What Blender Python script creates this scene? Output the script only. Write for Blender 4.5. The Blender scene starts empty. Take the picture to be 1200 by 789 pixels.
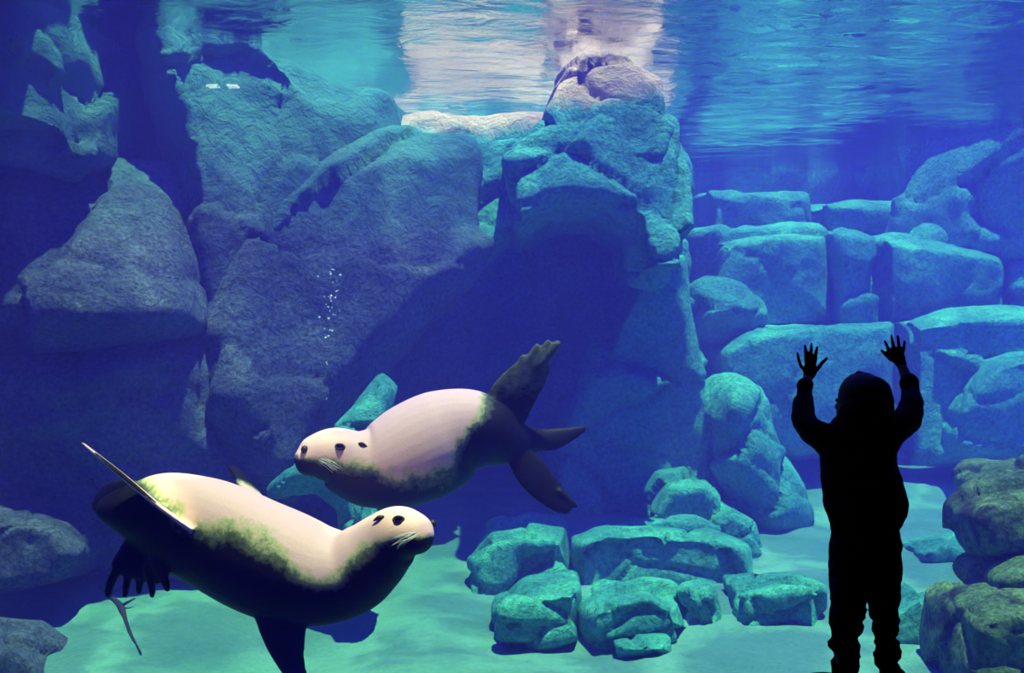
import bpy, bmesh, math, random
import numpy as np
from mathutils import Vector, Matrix

# ------------------------------------------------------------------ camera, world, lights
scn = bpy.context.scene
COL = scn.collection
CAMZ, F = 1.25, 1287.0
cam_d = bpy.data.cameras.new('camera'); cam = bpy.data.objects.new('camera', cam_d); COL.objects.link(cam)
cam.location = (0, 0, CAMZ); cam.rotation_euler = (math.pi / 2, 0, 0)
cam_d.sensor_width = 36.0; cam_d.lens = 36.0 * F / 1200.0; cam_d.clip_end = 200
scn.camera = cam

world = bpy.data.worlds.new('sky'); scn.world = world; world.use_nodes = True
bg = world.node_tree.nodes['Background']
bg.inputs[0].default_value = (0.10, 0.05, 1.0, 1); bg.inputs[1].default_value = 4.2

sun_d = bpy.data.lights.new('sun', 'SUN'); sun = bpy.data.objects.new('sun', sun_d); COL.objects.link(sun)
sun_d.energy = 10.8; sun_d.color = (1.0, 0.95, 0.50); sun_d.angle = math.radians(0.6)
sun.rotation_euler = Vector((-0.12, 0.08, -1.0)).to_track_quat('-Z', 'Y').to_euler()
sun.location = (0, 6, 9)

vs = scn.view_settings
vs.view_transform = 'Standard'; vs.look = 'None'; vs.gamma = 1.0; vs.use_curve_mapping = False
vs.exposure = 0.0
cy = scn.cycles
cy.use_denoising = True; cy.max_bounces = 8; cy.diffuse_bounces = 4; cy.glossy_bounces = 4
cy.transmission_bounces = 6; cy.volume_bounces = 3; cy.transparent_max_bounces = 16
cy.caustics_reflective = False; cy.caustics_refractive = False

WATER_Z = 3.40
GLASS_Y = 4.05

# ------------------------------------------------------------------ helpers
def P(px, py, Y):
    """point at depth Y (m) in front of the camera's start position, from photo measurements"""
    return np.array(((px - 600.0) / F * Y, Y, CAMZ - (py - 394.5) / F * Y))

def hash3(ix, iy, iz, seed):
    h = (ix * 374761393 + iy * 668265263 + iz * 2147483647 + seed * 1274126177) & 0xffffffff
    h = ((h ^ (h >> 13)) * 1274126177) & 0xffffffff
    h = h ^ (h >> 16)
    return (h & 0xffff) / 65535.0

def vnoise(p, seed=0):
    i = np.floor(p).astype(np.int64); f = p - i; u = f * f * (3 - 2 * f)
    r = np.zeros(len(p))
    for dx in (0, 1):
        for dy in (0, 1):
            for dz in (0, 1):
                w = (u[:, 0] if dx else 1 - u[:, 0]) * (u[:, 1] if dy else 1 - u[:, 1]) * (u[:, 2] if dz else 1 - u[:, 2])
                r += w * hash3(i[:, 0] + dx, i[:, 1] + dy, i[:, 2] + dz, seed)
    return r * 2 - 1

def fbm(p, seed=0, octaves=4, gain=0.5):
    r = np.zeros(len(p)); a = 1.0; q = p.copy()
    for k in range(octaves):
        r += a * vnoise(q, seed + k * 17); a *= gain; q = q * 2.03 + 11.7
    return r

def get_v(me):
    a = np.empty(len(me.vertices) * 3); me.vertices.foreach_get('co', a); return a.reshape(-1, 3)
def set_v(me, v):
    me.vertices.foreach_set('co', np.ascontiguousarray(v).ravel()); me.update()
def get_n(me):
    a = np.empty(len(me.vertices) * 3); me.vertex_normals.foreach_get('vector', a); return a.reshape(-1, 3)

def smooth_verts(me, v, it, fac=0.5, keep=None):
    e = np.empty(len(me.edges) * 2, dtype=np.int32); me.edges.foreach_get('vertices', e); e = e.reshape(-1, 2)
    n = len(v)
    cnt = np.bincount(e[:, 0], minlength=n) + np.bincount(e[:, 1], minlength=n)
    for _ in range(it):
        s = np.empty_like(v)
        for k in range(3):
            s[:, k] = np.bincount(e[:, 0], weights=v[e[:, 1], k], minlength=n) + np.bincount(e[:, 1], weights=v[e[:, 0], k], minlength=n)
        s /= np.maximum(cnt, 1)[:, None]
        f = fac if keep is None else fac * (1 - keep)[:, None]
        v = v + (s - v) * f
    return v

def remesh(bm, voxel):
    bmesh.ops.triangulate(bm, faces=[f for f in bm.faces if len(f.verts) > 4])
    bmesh.ops.recalc_face_normals(bm, faces=bm.faces)
    me = bpy.data.meshes.new('tmp'); bm.to_mesh(me); bm.free()
    ob = bpy.data.objects.new('tmp', me); COL.objects.link(ob)
    m = ob.modifiers.new('r', 'REMESH'); m.mode = 'VOXEL'; m.voxel_size = voxel; m.adaptivity = 0.0
    dg = bpy.context.evaluated_depsgraph_get(); dg.update()
    out = bpy.data.meshes.new_from_object(ob.evaluated_get(dg))
    bpy.data.objects.remove(ob); bpy.data.meshes.remove(me)
    return out

def tag(o, label=None, cat=None, group=None, kind=None):
    if label: o['label'] = label
    if cat: o['category'] = cat
    if group: o['group'] = group
    if kind: o['kind'] = kind
    return o

def mobj(name, me, mat, parent=None, smooth=True):
    me.name = name
    if mat is not None:
        me.materials.clear(); me.materials.append(mat)
    me.polygons.foreach_set('use_smooth', [smooth] * len(me.polygons)); me.update()
    o = bpy.data.objects.new(name, me); COL.objects.link(o)
    if parent is not None:
        o.parent = parent
        off = Vector((0, 0, 0)); q = parent
        while q is not None:
            off += q.location; q = q.parent
        o.matrix_parent_inverse = Matrix.Translation(-off)
    return o

def rebase(o):
    """move a mesh object's origin to the middle of its base"""
    v = get_v(o.data); c = (v.min(0) + v.max(0)) / 2; c[2] = v[:, 2].min()
    set_v(o.data, v - c); o.location = c
    return o

def empty(name, loc):
    o = bpy.data.objects.new(name, None); o.empty_display_size = 0.1; COL.objects.link(o); o.location = loc
    return o

def add_box(bm, a, b):
    vs_ = [bm.verts.new((x, y, z)) for x in (a[0], b[0]) for y in (a[1], b[1]) for z in (a[2], b[2])]
    for f in ((0, 1, 3, 2), (4, 6, 7, 5), (0, 4, 5, 1), (2, 3, 7, 6), (0, 2, 6, 4), (1, 5, 7, 3)):
        bm.faces.new([vs_[i] for i in f])

def box_obj(name, a, b, mat, parent=None, bevel=0.0):
    bm = bmesh.new(); add_box(bm, a, b)
    bmesh.ops.recalc_face_normals(bm, faces=bm.faces)
    if bevel:
        bmesh.ops.bevel(bm, geom=bm.edges[:], offset=bevel, segments=2, affect='EDGES')
    me = bpy.data.meshes.new(name); bm.to_mesh(me); bm.free()
    return mobj(name, me, mat, parent, smooth=False)

def loft(bm, rings):
    """rings: list of (n,3) arrays; closed tube with capped ends"""
    R = [[bm.verts.new(p) for p in r] for r in rings]
    n = len(R[0])
    for a, b in zip(R[:-1], R[1:]):
        for i in range(n):
            bm.faces.new((a[i], a[(i + 1) % n], b[(i + 1) % n], b[i]))
    bm.faces.new(R[0][::-1]); bm.faces.new(R[-1])

def cr(points, n):
    """Catmull-Rom resampling of a list of float tuples"""
    p = np.array(points, float); p = np.vstack((2 * p[0] - p[1], p, 2 * p[-1] - p[-2]))
    out = []
    m = len(p) - 3
    for k in range(n):
        t = k / (n - 1) * m; i = min(int(t), m - 1); t -= i
        a, b, c, d = p[i:i + 4]
        out.append(0.5 * ((2 * b) + (c - a) * t + (2 * a - 5 * b + 4 * c - d) * t * t + (3 * b - a - 3 * c + d) * t ** 3))
    return np.array(out)

def tube(bm, pts, radii, seg=12, side=None, flat=1.0, n=None):
    """tapered rounded tube through pts; `side` fixes the wide axis, `flat` = thickness/width"""
    d = np.hstack((np.array(pts, float), np.array(radii, float).reshape(-1, 1)))
    d = cr(d, n or max(8, len(d) * 5))
    c, r = d[:, :3], np.maximum(d[:, 3], 1e-4)
    rings = []
    tang = np.gradient(c, axis=0); tang /= np.linalg.norm(tang, axis=1)[:, None] + 1e-12
    def frame(t):
        s = np.array(side if side is not None else (0.13, 0.31, 0.94), float)
        a = s - t * np.dot(s, t)
        if np.linalg.norm(a) < 1e-3: a = np.cross(t, (1, 0, 0))
        a /= np.linalg.norm(a); return a, np.cross(t, a)
    ang = np.linspace(0, 2 * math.pi, seg, endpoint=False)
    def ring(ci, ti, ri, ft):
        a, b = frame(ti)
        return ci + np.outer(np.cos(ang), a) * ri + np.outer(np.sin(ang), b) * ri * ft
    def ft(ri): return flat if not callable(flat) else flat(ri)
    for k in (1, 2):                                           # rounded start cap
        th = k / 3 * math.pi / 2
        rings.append(ring(c[0] - tang[0] * r[0] * ft(r[0]) * math.cos(th), tang[0], r[0] * math.sin(th) + 1e-4, ft(r[0])))
    for ci, ti, ri in zip(c, tang, r): rings.append(ring(ci, ti, ri, ft(ri)))
    for k in (2, 1):
        th = k / 3 * math.pi / 2
        rings.append(ring(c[-1] + tang[-1] * r[-1] * ft(r[-1]) * math.cos(th), tang[-1], r[-1] * math.sin(th) + 1e-4, ft(r[-1])))
    loft(bm, rings)

def ellipsoid(bm, c, r, rot=None, seg=24):
    m = Matrix.Translation(Vector(c)) @ (rot.to_4x4() if rot is not None else Matrix.Identity(4)) @ Matrix.Diagonal((*r, 1))
    bmesh.ops.create_uvsphere(bm, u_segments=seg, v_segments=seg // 2, radius=1, matrix=m)

def bm_obj(name, bm, mat, parent=None, smooth=True):
    bmesh.ops.recalc_face_normals(bm, faces=bm.faces)
    me = bpy.data.meshes.new(name); bm.to_mesh(me); bm.free()
    return mobj(name, me, mat, parent, smooth)

# ------------------------------------------------------------------ materials
def new_mat(name):
    m = bpy.data.materials.new(name); m.use_nodes = True
    nt = m.node_tree; nt.nodes.clear()
    out = nt.nodes.new('ShaderNodeOutputMaterial')
    return m, nt, out

def N(nt, t, **kw):
    n = nt.nodes.new(t)
    for k, v in kw.items():
        if k in n.inputs: n.inputs[k].default_value = v
        else: setattr(n, k, v)
    return n

def plain(name, col, rough=0.6, spec=0.3, bump=0.0, bscale=60.0, var=0.0):
    m, nt, out = new_mat(name)
    b = N(nt, 'ShaderNodeBsdfPrincipled', Roughness=rough); b.inputs['Specular IOR Level'].default_value = spec
    b.inputs['Base Color'].default_value = (*col, 1)
    tc = N(nt, 'ShaderNodeTexCoord')
    no = N(nt, 'ShaderNodeTexNoise', Scale=bscale, Detail=5.0); nt.links.new(tc.outputs['Object'], no.inputs['Vector'])
    if var:
        r = N(nt, 'ShaderNodeValToRGB')
        r.color_ramp.elements[0].color = (*[c * (1 - var) for c in col], 1); r.color_ramp.elements[0].position = 0.35
        r.color_ramp.elements[1].color = (*[min(1, c * (1 + var)) for c in col], 1); r.color_ramp.elements[1].position = 0.65
        nt.links.new(no.outputs['Fac'], r.inputs['Fac']); nt.links.new(r.outputs['Color'], b.inputs['Base Color'])
    if bump:
        bu = N(nt, 'ShaderNodeBump', Strength=bump, Distance=0.01)
        nt.links.new(no.outputs['Fac'], bu.inputs['Height']); nt.links.new(bu.outputs['Normal'], b.inputs['Normal'])
    nt.links.new(b.outputs[0], out.inputs[0])
    return m

def rock_mat(name, dark, light, grain=0.5, bump=0.6, pale_z=None, pale=(0.85, 0.58, 0.42), blotch=None, soft=0.12):
    """weathered rock: broad tone patches, speckle, fine relief; optional painted-in tone near the water line"""
    m, nt, out = new_mat(name); L = nt.links.new
    geo = N(nt, 'ShaderNodeNewGeometry')
    b = N(nt, 'ShaderNodeBsdfPrincipled', Roughness=0.85); b.inputs['Specular IOR Level'].default_value = 0.15
    n1 = N(nt, 'ShaderNodeTexNoise', Scale=1.3, Detail=6.0, Roughness=0.6, Distortion=0.6); L(geo.outputs['Position'], n1.inputs['Vector'])
    r1 = N(nt, 'ShaderNodeValToRGB'); e = r1.color_ramp.elements
    e[0].position = 0.36; e[0].color = (*dark, 1); e[1].position = 0.64; e[1].color = (*light, 1)
    L(n1.outputs['Fac'], r1.inputs['Fac'])
    n2 = N(nt, 'ShaderNodeTexNoise', Scale=34.0, Detail=4.0, Roughness=0.7); L(geo.outputs['Position'], n2.inputs['Vector'])
    r2 = N(nt, 'ShaderNodeMapRange'); r2.inputs[1].default_value = 0.35; r2.inputs[2].default_value = 0.65
    r2.inputs[3].default_value = 1 - grain; r2.inputs[4].default_value = 1 + grain * 0.5
    L(n2.outputs['Fac'], r2.inputs[0])
    mul = N(nt, 'ShaderNodeVectorMath', operation='SCALE'); L(r1.outputs['Color'], mul.inputs[0]); L(r2.outputs[0], mul.inputs['Scale'])
    col = mul.outputs[0]
    if blotch is not None:
        n4 = N(nt, 'ShaderNodeTexNoise', Scale=2.6, Detail=7.0, Roughness=0.68); L(geo.outputs['Position'], n4.inputs['Vector'])
        r4 = N(nt, 'ShaderNodeMapRange'); r4.inputs[1].default_value = 0.5; r4.inputs[2].default_value = 0.6
        L(n4.outputs['Fac'], r4.inputs[0])
        mx = N(nt, 'ShaderNodeMix', data_type='RGBA'); L(r4.outputs[0], mx.inputs[0]); L(col, mx.inputs[6]); mx.inputs[7].default_value = (*blotch, 1)
        col = mx.outputs[2]
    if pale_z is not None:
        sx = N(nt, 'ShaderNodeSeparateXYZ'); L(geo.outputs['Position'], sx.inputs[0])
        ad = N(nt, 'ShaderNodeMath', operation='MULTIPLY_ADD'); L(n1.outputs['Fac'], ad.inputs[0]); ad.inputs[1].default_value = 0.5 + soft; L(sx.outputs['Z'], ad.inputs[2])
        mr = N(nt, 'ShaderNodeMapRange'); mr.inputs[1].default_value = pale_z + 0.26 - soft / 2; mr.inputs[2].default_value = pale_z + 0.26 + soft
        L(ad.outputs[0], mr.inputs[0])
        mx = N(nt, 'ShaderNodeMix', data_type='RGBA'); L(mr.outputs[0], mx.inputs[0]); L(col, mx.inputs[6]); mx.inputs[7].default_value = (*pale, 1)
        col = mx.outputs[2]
    L(col, b.inputs['Base Color'])
    n3 = N(nt, 'ShaderNodeTexNoise', Scale=7.0, Detail=8.0, Roughness=0.65, Distortion=0.4); L(geo.outputs['Position'], n3.inputs['Vector'])
    b1 = N(nt, 'ShaderNodeBump', Strength=bump, Distance=0.12); L(n3.outputs['Fac'], b1.inputs['Height'])
    b2 = N(nt, 'ShaderNodeBump', Strength=bump * 0.7, Distance=0.02); L(n2.outputs['Fac'], b2.inputs['Height']); L(b1.outputs[0], b2.inputs['Normal'])
    L(b2.outputs[0], b.inputs['Normal']); L(b.outputs[0], out.inputs[0])
    return m

M = {}
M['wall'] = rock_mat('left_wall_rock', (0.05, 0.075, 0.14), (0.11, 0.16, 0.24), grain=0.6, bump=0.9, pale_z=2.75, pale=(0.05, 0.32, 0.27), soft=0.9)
M['teal'] = rock_mat('algae_rock', (0.05, 0.34, 0.34), (0.08, 0.56, 0.50), grain=0.42, bump=1.0)
M['shelf'] = rock_mat('shelf_rock', (0.05, 0.34, 0.34), (0.08, 0.56, 0.50), grain=0.42, bump=1.0, pale_z=3.0)  # sun on the shallow shelf top painted in as a pale tone
M['olive'] = rock_mat('olive_boulder', (0.08, 0.17, 0.09), (0.17, 0.34, 0.16), grain=0.6, bump=1.0, blotch=(0.025, 0.035, 0.04))
M['sand'] = rock_mat('sand', (0.055, 0.19, 0.21), (0.09, 0.26, 0.28), grain=0.15, bump=0.25)
M['black'] = plain('black_paint', (0.006, 0.006, 0.007), 0.9, 0.05, 0.2, 30)
M['concrete'] = plain('tank_concrete', (0.10, 0.18, 0.22), 0.9, 0.1, 0.3, 20, 0.2)
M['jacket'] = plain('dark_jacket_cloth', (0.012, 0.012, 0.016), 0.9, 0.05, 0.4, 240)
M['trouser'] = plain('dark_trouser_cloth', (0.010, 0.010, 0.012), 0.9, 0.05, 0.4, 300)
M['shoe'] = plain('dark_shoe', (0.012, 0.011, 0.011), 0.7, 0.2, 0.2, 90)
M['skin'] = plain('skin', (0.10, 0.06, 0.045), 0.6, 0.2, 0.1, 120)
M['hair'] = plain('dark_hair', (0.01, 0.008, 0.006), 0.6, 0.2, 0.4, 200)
M['eye'] = plain('dark_wet_eye', (0.004, 0.004, 0.006), 0.06, 0.6)
M['lid'] = plain('eyelid', (0.02, 0.016, 0.018), 0.5, 0.3)
M['twig'] = plain('dark_twig', (0.02, 0.02, 0.03), 0.8, 0.1, 0.5, 120)
M['whisker'] = plain('whisker', (0.6, 0.6, 0.6), 0.4, 0.4)

def coat_mat():
    m, nt, out = new_mat('sea_lion_coat_light'); L = nt.links.new
    at = N(nt, 'ShaderNodeAttribute'); at.attribute_name = 'coat_light'
    tc = N(nt, 'ShaderNodeTexCoord')
    no = N(nt, 'ShaderNodeTexNoise', Scale=28.0, Detail=6.0, Roughness=0.7); L(tc.outputs['Object'], no.inputs['Vector'])
    ad = N(nt, 'ShaderNodeMath', operation='MULTIPLY_ADD'); L(no.outputs['Fac'], ad.inputs[0]); ad.inputs[1].default_value = 0.5
    su = N(nt, 'ShaderNodeMath', operation='SUBTRACT'); su.inputs[1].default_value = 0.25
    L(at.outputs['Fac'], ad.inputs[2]); L(ad.outputs[0], su.inputs[0])
    r = N(nt, 'ShaderNodeValToRGB'); e = r.color_ramp.elements  # ramp from shaded belly to sunlit back, painted as fur colour
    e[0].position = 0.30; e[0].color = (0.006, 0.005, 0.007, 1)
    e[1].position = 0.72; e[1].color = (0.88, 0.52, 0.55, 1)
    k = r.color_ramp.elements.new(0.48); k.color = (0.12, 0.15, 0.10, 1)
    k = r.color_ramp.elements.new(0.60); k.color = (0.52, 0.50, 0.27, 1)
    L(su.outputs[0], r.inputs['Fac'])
    b = N(nt, 'ShaderNodeBsdfPrincipled', Roughness=0.55); b.inputs['Specular IOR Level'].default_value = 0.15
    L(r.outputs['Color'], b.inputs['Base Color'])
    bu = N(nt, 'ShaderNodeBump', Strength=0.12, Distance=0.01)
    n2 = N(nt, 'ShaderNodeTexNoise', Scale=90.0, Detail=3.0); L(tc.outputs['Object'], n2.inputs['Vector'])
    L(n2.outputs['Fac'], bu.inputs['Height']); L(bu.outputs[0], b.inputs['Normal']); L(b.outputs[0], out.inputs[0])
    return m
M['coat_light'] = coat_mat()

def glass_mat():
    m, nt, out = new_mat('clear_pane'); L = nt.links.new
    t = N(nt, 'ShaderNodeBsdfTransparent'); t.inputs[0].default_value = (0.97, 0.985, 0.98, 1)
    g = N(nt, 'ShaderNodeBsdfGlossy', Roughness=0.0)
    mx = N(nt, 'ShaderNodeMixShader'); mx.inputs[0].default_value = 0.035
    L(t.outputs[0], mx.inputs[1]); L(g.outputs[0], mx.inputs[2]); L(mx.outputs[0], out.inputs[0])
    return m
M['glass'] = glass_mat()

def surface_mat():
    """water surface: Fresnel mirror with total reflection from below, clear towards the light above"""
    m, nt, out = new_mat('water_surface'); L = nt.links.new
    geo = N(nt, 'ShaderNodeNewGeometry')
    mp = N(nt, 'ShaderNodeMapping'); mp.inputs['Scale'].default_value = (0.8, 1.3, 1); L(geo.outputs['Position'], mp.inputs['Vector'])
    n1 = N(nt, 'ShaderNodeTexNoise', Scale=3.2, Detail=5.0, Roughness=0.55, Distortion=0.8); L(mp.outputs[0], n1.inputs['Vector'])
    bu = N(nt, 'ShaderNodeBump', Strength=0.35, Distance=0.06); L(n1.outputs['Fac'], bu.inputs['Height'])
    fr = N(nt, 'ShaderNodeFresnel', IOR=1.33); L(bu.outputs[0], fr.inputs['Normal'])
    vo = N(nt, 'ShaderNodeTexVoronoi', Scale=1.5, feature='SMOOTH_F1'); L(n1.outputs['Color'], vo.inputs['Vector'])
    t = N(nt, 'ShaderNodeBsdfTransparent'); t.inputs[0].default_value = (0.95, 0.97, 1.0, 1)
    # lens effect of the ripples, painted into the transmitted colour: bright focus lines between dimmer cells
    wv = N(nt, 'ShaderNodeTexVoronoi', Scale=0.85, feature='DISTANCE_TO_EDGE')
    wm = N(nt, 'ShaderNodeVectorMath', operation='MULTIPLY_ADD'); L(n1.outputs['Color'], wm.inputs[0]); wm.inputs[1].default_value = (0.7, 0.7, 0); L(geo.outputs['Position'], wm.inputs[2])
    L(wm.outputs[0], wv.inputs['Vector'])
    cr_ = N(nt, 'ShaderNodeValToRGB'); e = cr_.color_ramp.elements
    e[0].position = 0.02; e[0].color = (1, 1, 1, 1); e[1].position = 0.12; e[1].color = (0.60, 0.62, 0.64, 1)
    L(wv.outputs['Distance'], cr_.inputs['Fac']); L(cr_.outputs['Color'], t.inputs[0])
    g = N(nt, 'ShaderNodeBsdfGlossy', Roughness=0.02); L(bu.outputs[0], g.inputs['Normal'])
    mx = N(nt, 'ShaderNodeMixShader'); L(fr.outputs[0], mx.inputs[0]); L(t.outputs[0], mx.inputs[1]); L(g.outputs[0], mx.inputs[2])
    L(mx.outputs[0], out.inputs[0])
    return m
M['surface'] = surface_mat()

def water_vol():
    m, nt, out = new_mat('hazy_water'); L = nt.links.new
    s = N(nt, 'ShaderNodeVolumeScatter', Density=0.08, Anisotropy=0.0); s.inputs['Color'].default_value = (0.13, 0.10, 1.0, 1)
    a = N(nt, 'ShaderNodeVolumeAbsorption', Density=0.10); a.inputs['Color'].default_value = (0.10, 0.90, 0.86, 1)
    ad = N(nt, 'ShaderNodeAddShader'); L(s.outputs[0], ad.inputs[0]); L(a.outputs[0], ad.inputs[1]); L(ad.outputs[0], out.inputs['Volume'])
    return m
M['water'] = water_vol()

def lamp_mat():
    m, nt, out = new_mat('lamp_glow')
    e = N(nt, 'ShaderNodeEmission', Strength=20.0); e.inputs[0].default_value = (0.8, 1.0, 0.7, 1); nt.links.new(e.outputs[0], out.inputs[0])
    return m
M['glow'] = lamp_mat()

# ------------------------------------------------------------------ the dark viewing room and the window
S = 'structure'
tag(box_obj('floor', (-4.5, -3.0, -0.12), (4.5, GLASS_Y - 0.01, 0.0), M['black']), 'black floor of the dark viewing room', 'floor', kind=S)
tag(box_obj('ceiling', (-4.5, -3.0, 3.10), (4.5, GLASS_Y - 0.01, 3.3), M['black']), 'black ceiling of the dark viewing room', 'ceiling', kind=S)
tag(box_obj('wall_rear', (-4.5, -3.15, -0.12), (4.5, -3.0, 3.3), M['black']), 'black rear wall of the viewing room', 'wall', kind=S)
tag(box_obj('wall_room_left', (-4.65, -3.15, -0.12), (-4.5, GLASS_Y - 0.01, 3.3), M['black']), 'black side wall of the viewing room', 'wall', kind=S)
tag(box_obj('wall_room_right', (4.5, -3.15, -0.12), (4.65, GLASS_Y - 0.01, 3.3), M['black']), 'black side wall of the viewing room', 'wall', kind=S)
bm = bmesh.new()
add_box(bm, (-9.0, GLASS_Y - 0.01, -1.6), (-2.25, GLASS_Y + 0.25, 3.7)); add_box(bm, (2.25, GLASS_Y - 0.01, -1.6), (9.0, GLASS_Y + 0.25, 3.7))
add_box(bm, (-2.25, GLASS_Y - 0.01, 2.75), (2.25, GLASS_Y + 0.25, 3.7)); add_box(bm, (-2.25, GLASS_Y - 0.01, -1.6), (2.25, GLASS_Y + 0.25, -0.25))
tag(bm_obj('wall_front', bm, M['concrete'], smooth=False), 'concrete tank wall around the viewing window', 'wall', kind=S)
tag(box_obj('window_1', (-2.25, GLASS_Y + 0.0, -0.25), (2.25, GLASS_Y + 0.03, 2.75), M['glass']), 'clear viewing pane between dark room and tank', 'window', kind=S)

# small twin tube lamp on the room's ceiling, seen as two dashes mirrored in the pane
lt = empty('ceiling_lamp', (-1.875, 1.0, 3.10)); tag(lt, 'small twin tube lamp under the black room ceiling', 'lamp')
box_obj('lamp_housing', (-2.02, 0.96, 2.90), (-1.73, 1.04, 3.10), M['black'], lt, 0.004)
for x in (-1.94, -1.81):
    bm = bmesh.new(); tube(bm, [(x - 0.032, 1.0, 2.875), (x, 1.0, 2.875), (x + 0.032, 1.0, 2.875)], [0.0065] * 3, 10)
    bm_obj('lamp_tube', bm, M['glow'], lt)

# ------------------------------------------------------------------ water
xs = np.linspace(-9, 9, 240); ys = np.linspace(GLASS_Y + 0.2, 15.2, 200)
X, Yg = np.meshgrid(xs, ys); p = np.stack((X.ravel(), Yg.ravel(), np.zeros(X.size)), 1)
p[:, 2] = WATER_Z + 0.012 * fbm(p * np.array((1.1, 1.9, 0)) + 3.3, 5, 3)
idx = np.arange(p.shape[0]).reshape(X.shape)
q = np.stack((idx[:-1, :-1], idx[:-1, 1:], idx[1:, 1:], idx[1:, :-1]), -1).reshape(-1, 4)
me = bpy.data.meshes.new('water_surface'); me.from_pydata(p.tolist(), [], q.tolist())
tag(mobj('water_surface', me, M['surface']), 'rippled mirror-like water surface seen from below', 'water', kind='stuff')
tag(box_obj('water', (-9, GLASS_Y + 0.035, -1.5), (9, 15.2, WATER_Z - 0.05), M['water']), 'hazy blue-green water filling the tank', 'water', kind='stuff')

# ------------------------------------------------------------------ tank floor (sand)
def floor_z(x, y):
    return np.interp(y, (4, 6, 8, 10, 12, 16), (-0.62, -0.60, -0.37, -0.13, 0.08, 0.3))
xs = np.linspace(-9, 9, 260); ys = np.linspace(GLASS_Y + 0.2, 15.2, 190)
X, Yg = np.meshgrid(xs, ys); p = np.stack((X.ravel(), Yg.ravel(), np.zeros(X.size)), 1)
p[:, 2] = floor_z(p[:, 0], p[:, 1]) + 0.05 * fbm(p * 0.9 + 7, 31, 4) + 0.012 * fbm(p * np.array((3., 7., 1)), 9, 2)
idx = np.arange(p.shape[0]).reshape(X.shape)
q = np.stack((idx[:-1, :-1], idx[:-1, 1:], idx[1:, 1:], idx[1:, :-1]), -1).reshape(-1, 4)
me = bpy.data.meshes.new('floor'); me.from_pydata(p.tolist(), [], q.tolist())
tag(mobj('floor', me, M['sand']), 'pale sandy bottom of the tank', 'floor', kind=S)

# ------------------------------------------------------------------ rocks
def rock_mesh(pts, T, ch=0.12, chd=0.15, voxel=0.05, it=2, amp=0.05, fac=0.22, cell=0.6, seed=1, groove=0.045):
    """a block of stone: front outline with its own depth, chamfered rim, real thickness T, broken facets"""
    pts = [tuple(p) for p in pts]
    a = np.array([P(*p) for p in pts]); n = len(a)
    area = 0.5 * np.sum(a[:, 0] * np.roll(a[:, 2], -1) - np.roll(a[:, 0], -1) * a[:, 2])
    sgn = 1.0 if area > 0 else -1.0
    nrm = []
    for i in range(n):
        e1 = a[i] - a[i - 1]; e2 = a[(i + 1) % n] - a[i]
        n1 = np.array((e1[2], 0, -e1[0])); n2 = np.array((e2[2], 0, -e2[0]))
        n1 /= np.linalg.norm(n1) + 1e-9; n2 /= np.linalg.norm(n2) + 1e-9
        s = n1 + n2; s /= max(0.5, np.linalg.norm(s)); nrm.append(s * sgn)
    nrm = np.array(nrm)
    r0 = a - nrm * ch
    r1 = np.array([P(x, y, Y + chd) for x, y, Y in pts])
    r2 = r1 + np.array((0, max(T - chd, 0.05), 0))
    bm = bmesh.new()
    loft(bm, [r0, r1, r2])
    me = remesh(bm, voxel)
    v = get_v(me); v = smooth_verts(me, v, it)
    set_v(me, v); nn = get_n(me)
    rng = np.random.RandomState(seed)
    lo, hi = v.min(0) - 0.2, v.max(0) + 0.2
    K = int(min(90, max(5, np.prod((hi - lo) / cell) * 0.8)))
    cells = rng.rand(K, 3) * (hi - lo) + lo; g = rng.randn(K, 3); g /= np.linalg.norm(g, axis=1)[:, None]; off = rng.randn(K)
    w = v + 0.10 * np.stack([fbm(v * 2.2 + 5 * k, seed + k, 2) for k in range(3)], 1)
    d = np.empty(len(v)); sq = np.array((0.75, 1.0, 1.35))
    for s in range(0, len(v), 20000):
        ww = w[s:s + 20000]
        dist = np.sqrt((((ww[:, None, :] - cells[None]) * sq) ** 2).sum(-1)); k = dist.argmin(1)
        two = np.partition(dist, 1, axis=1)[:, :2]
        d[s:s + 20000] = np.clip(np.einsum('ij,ij->i', ww - cells[k], g[k]) * fac + off[k] * fac * cell * 0.15, -0.16 * cell, 0.10 * cell)
        d[s:s + 20000] -= groove * np.exp(-((two[:, 1] - two[:, 0]) / (voxel * 0.9)) ** 2)
    d = d + amp * fbm(v * 1.1 + seed, seed, 5, 0.55)
    set_v(me, v + nn * d[:, None])
    return me

def rock(name, pts, label, T, mat='teal', cat='rock', group=None, **kw):
    o = mobj(name, rock_mesh(pts, T, **kw), M[mat]); rebase(o)
    return tag(o, label, cat, group)

def D(pts, Y):
    return [(x, y, Y) if len(pt) == 2 else pt for pt in pts for x, y in [pt[:2]]]

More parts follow.
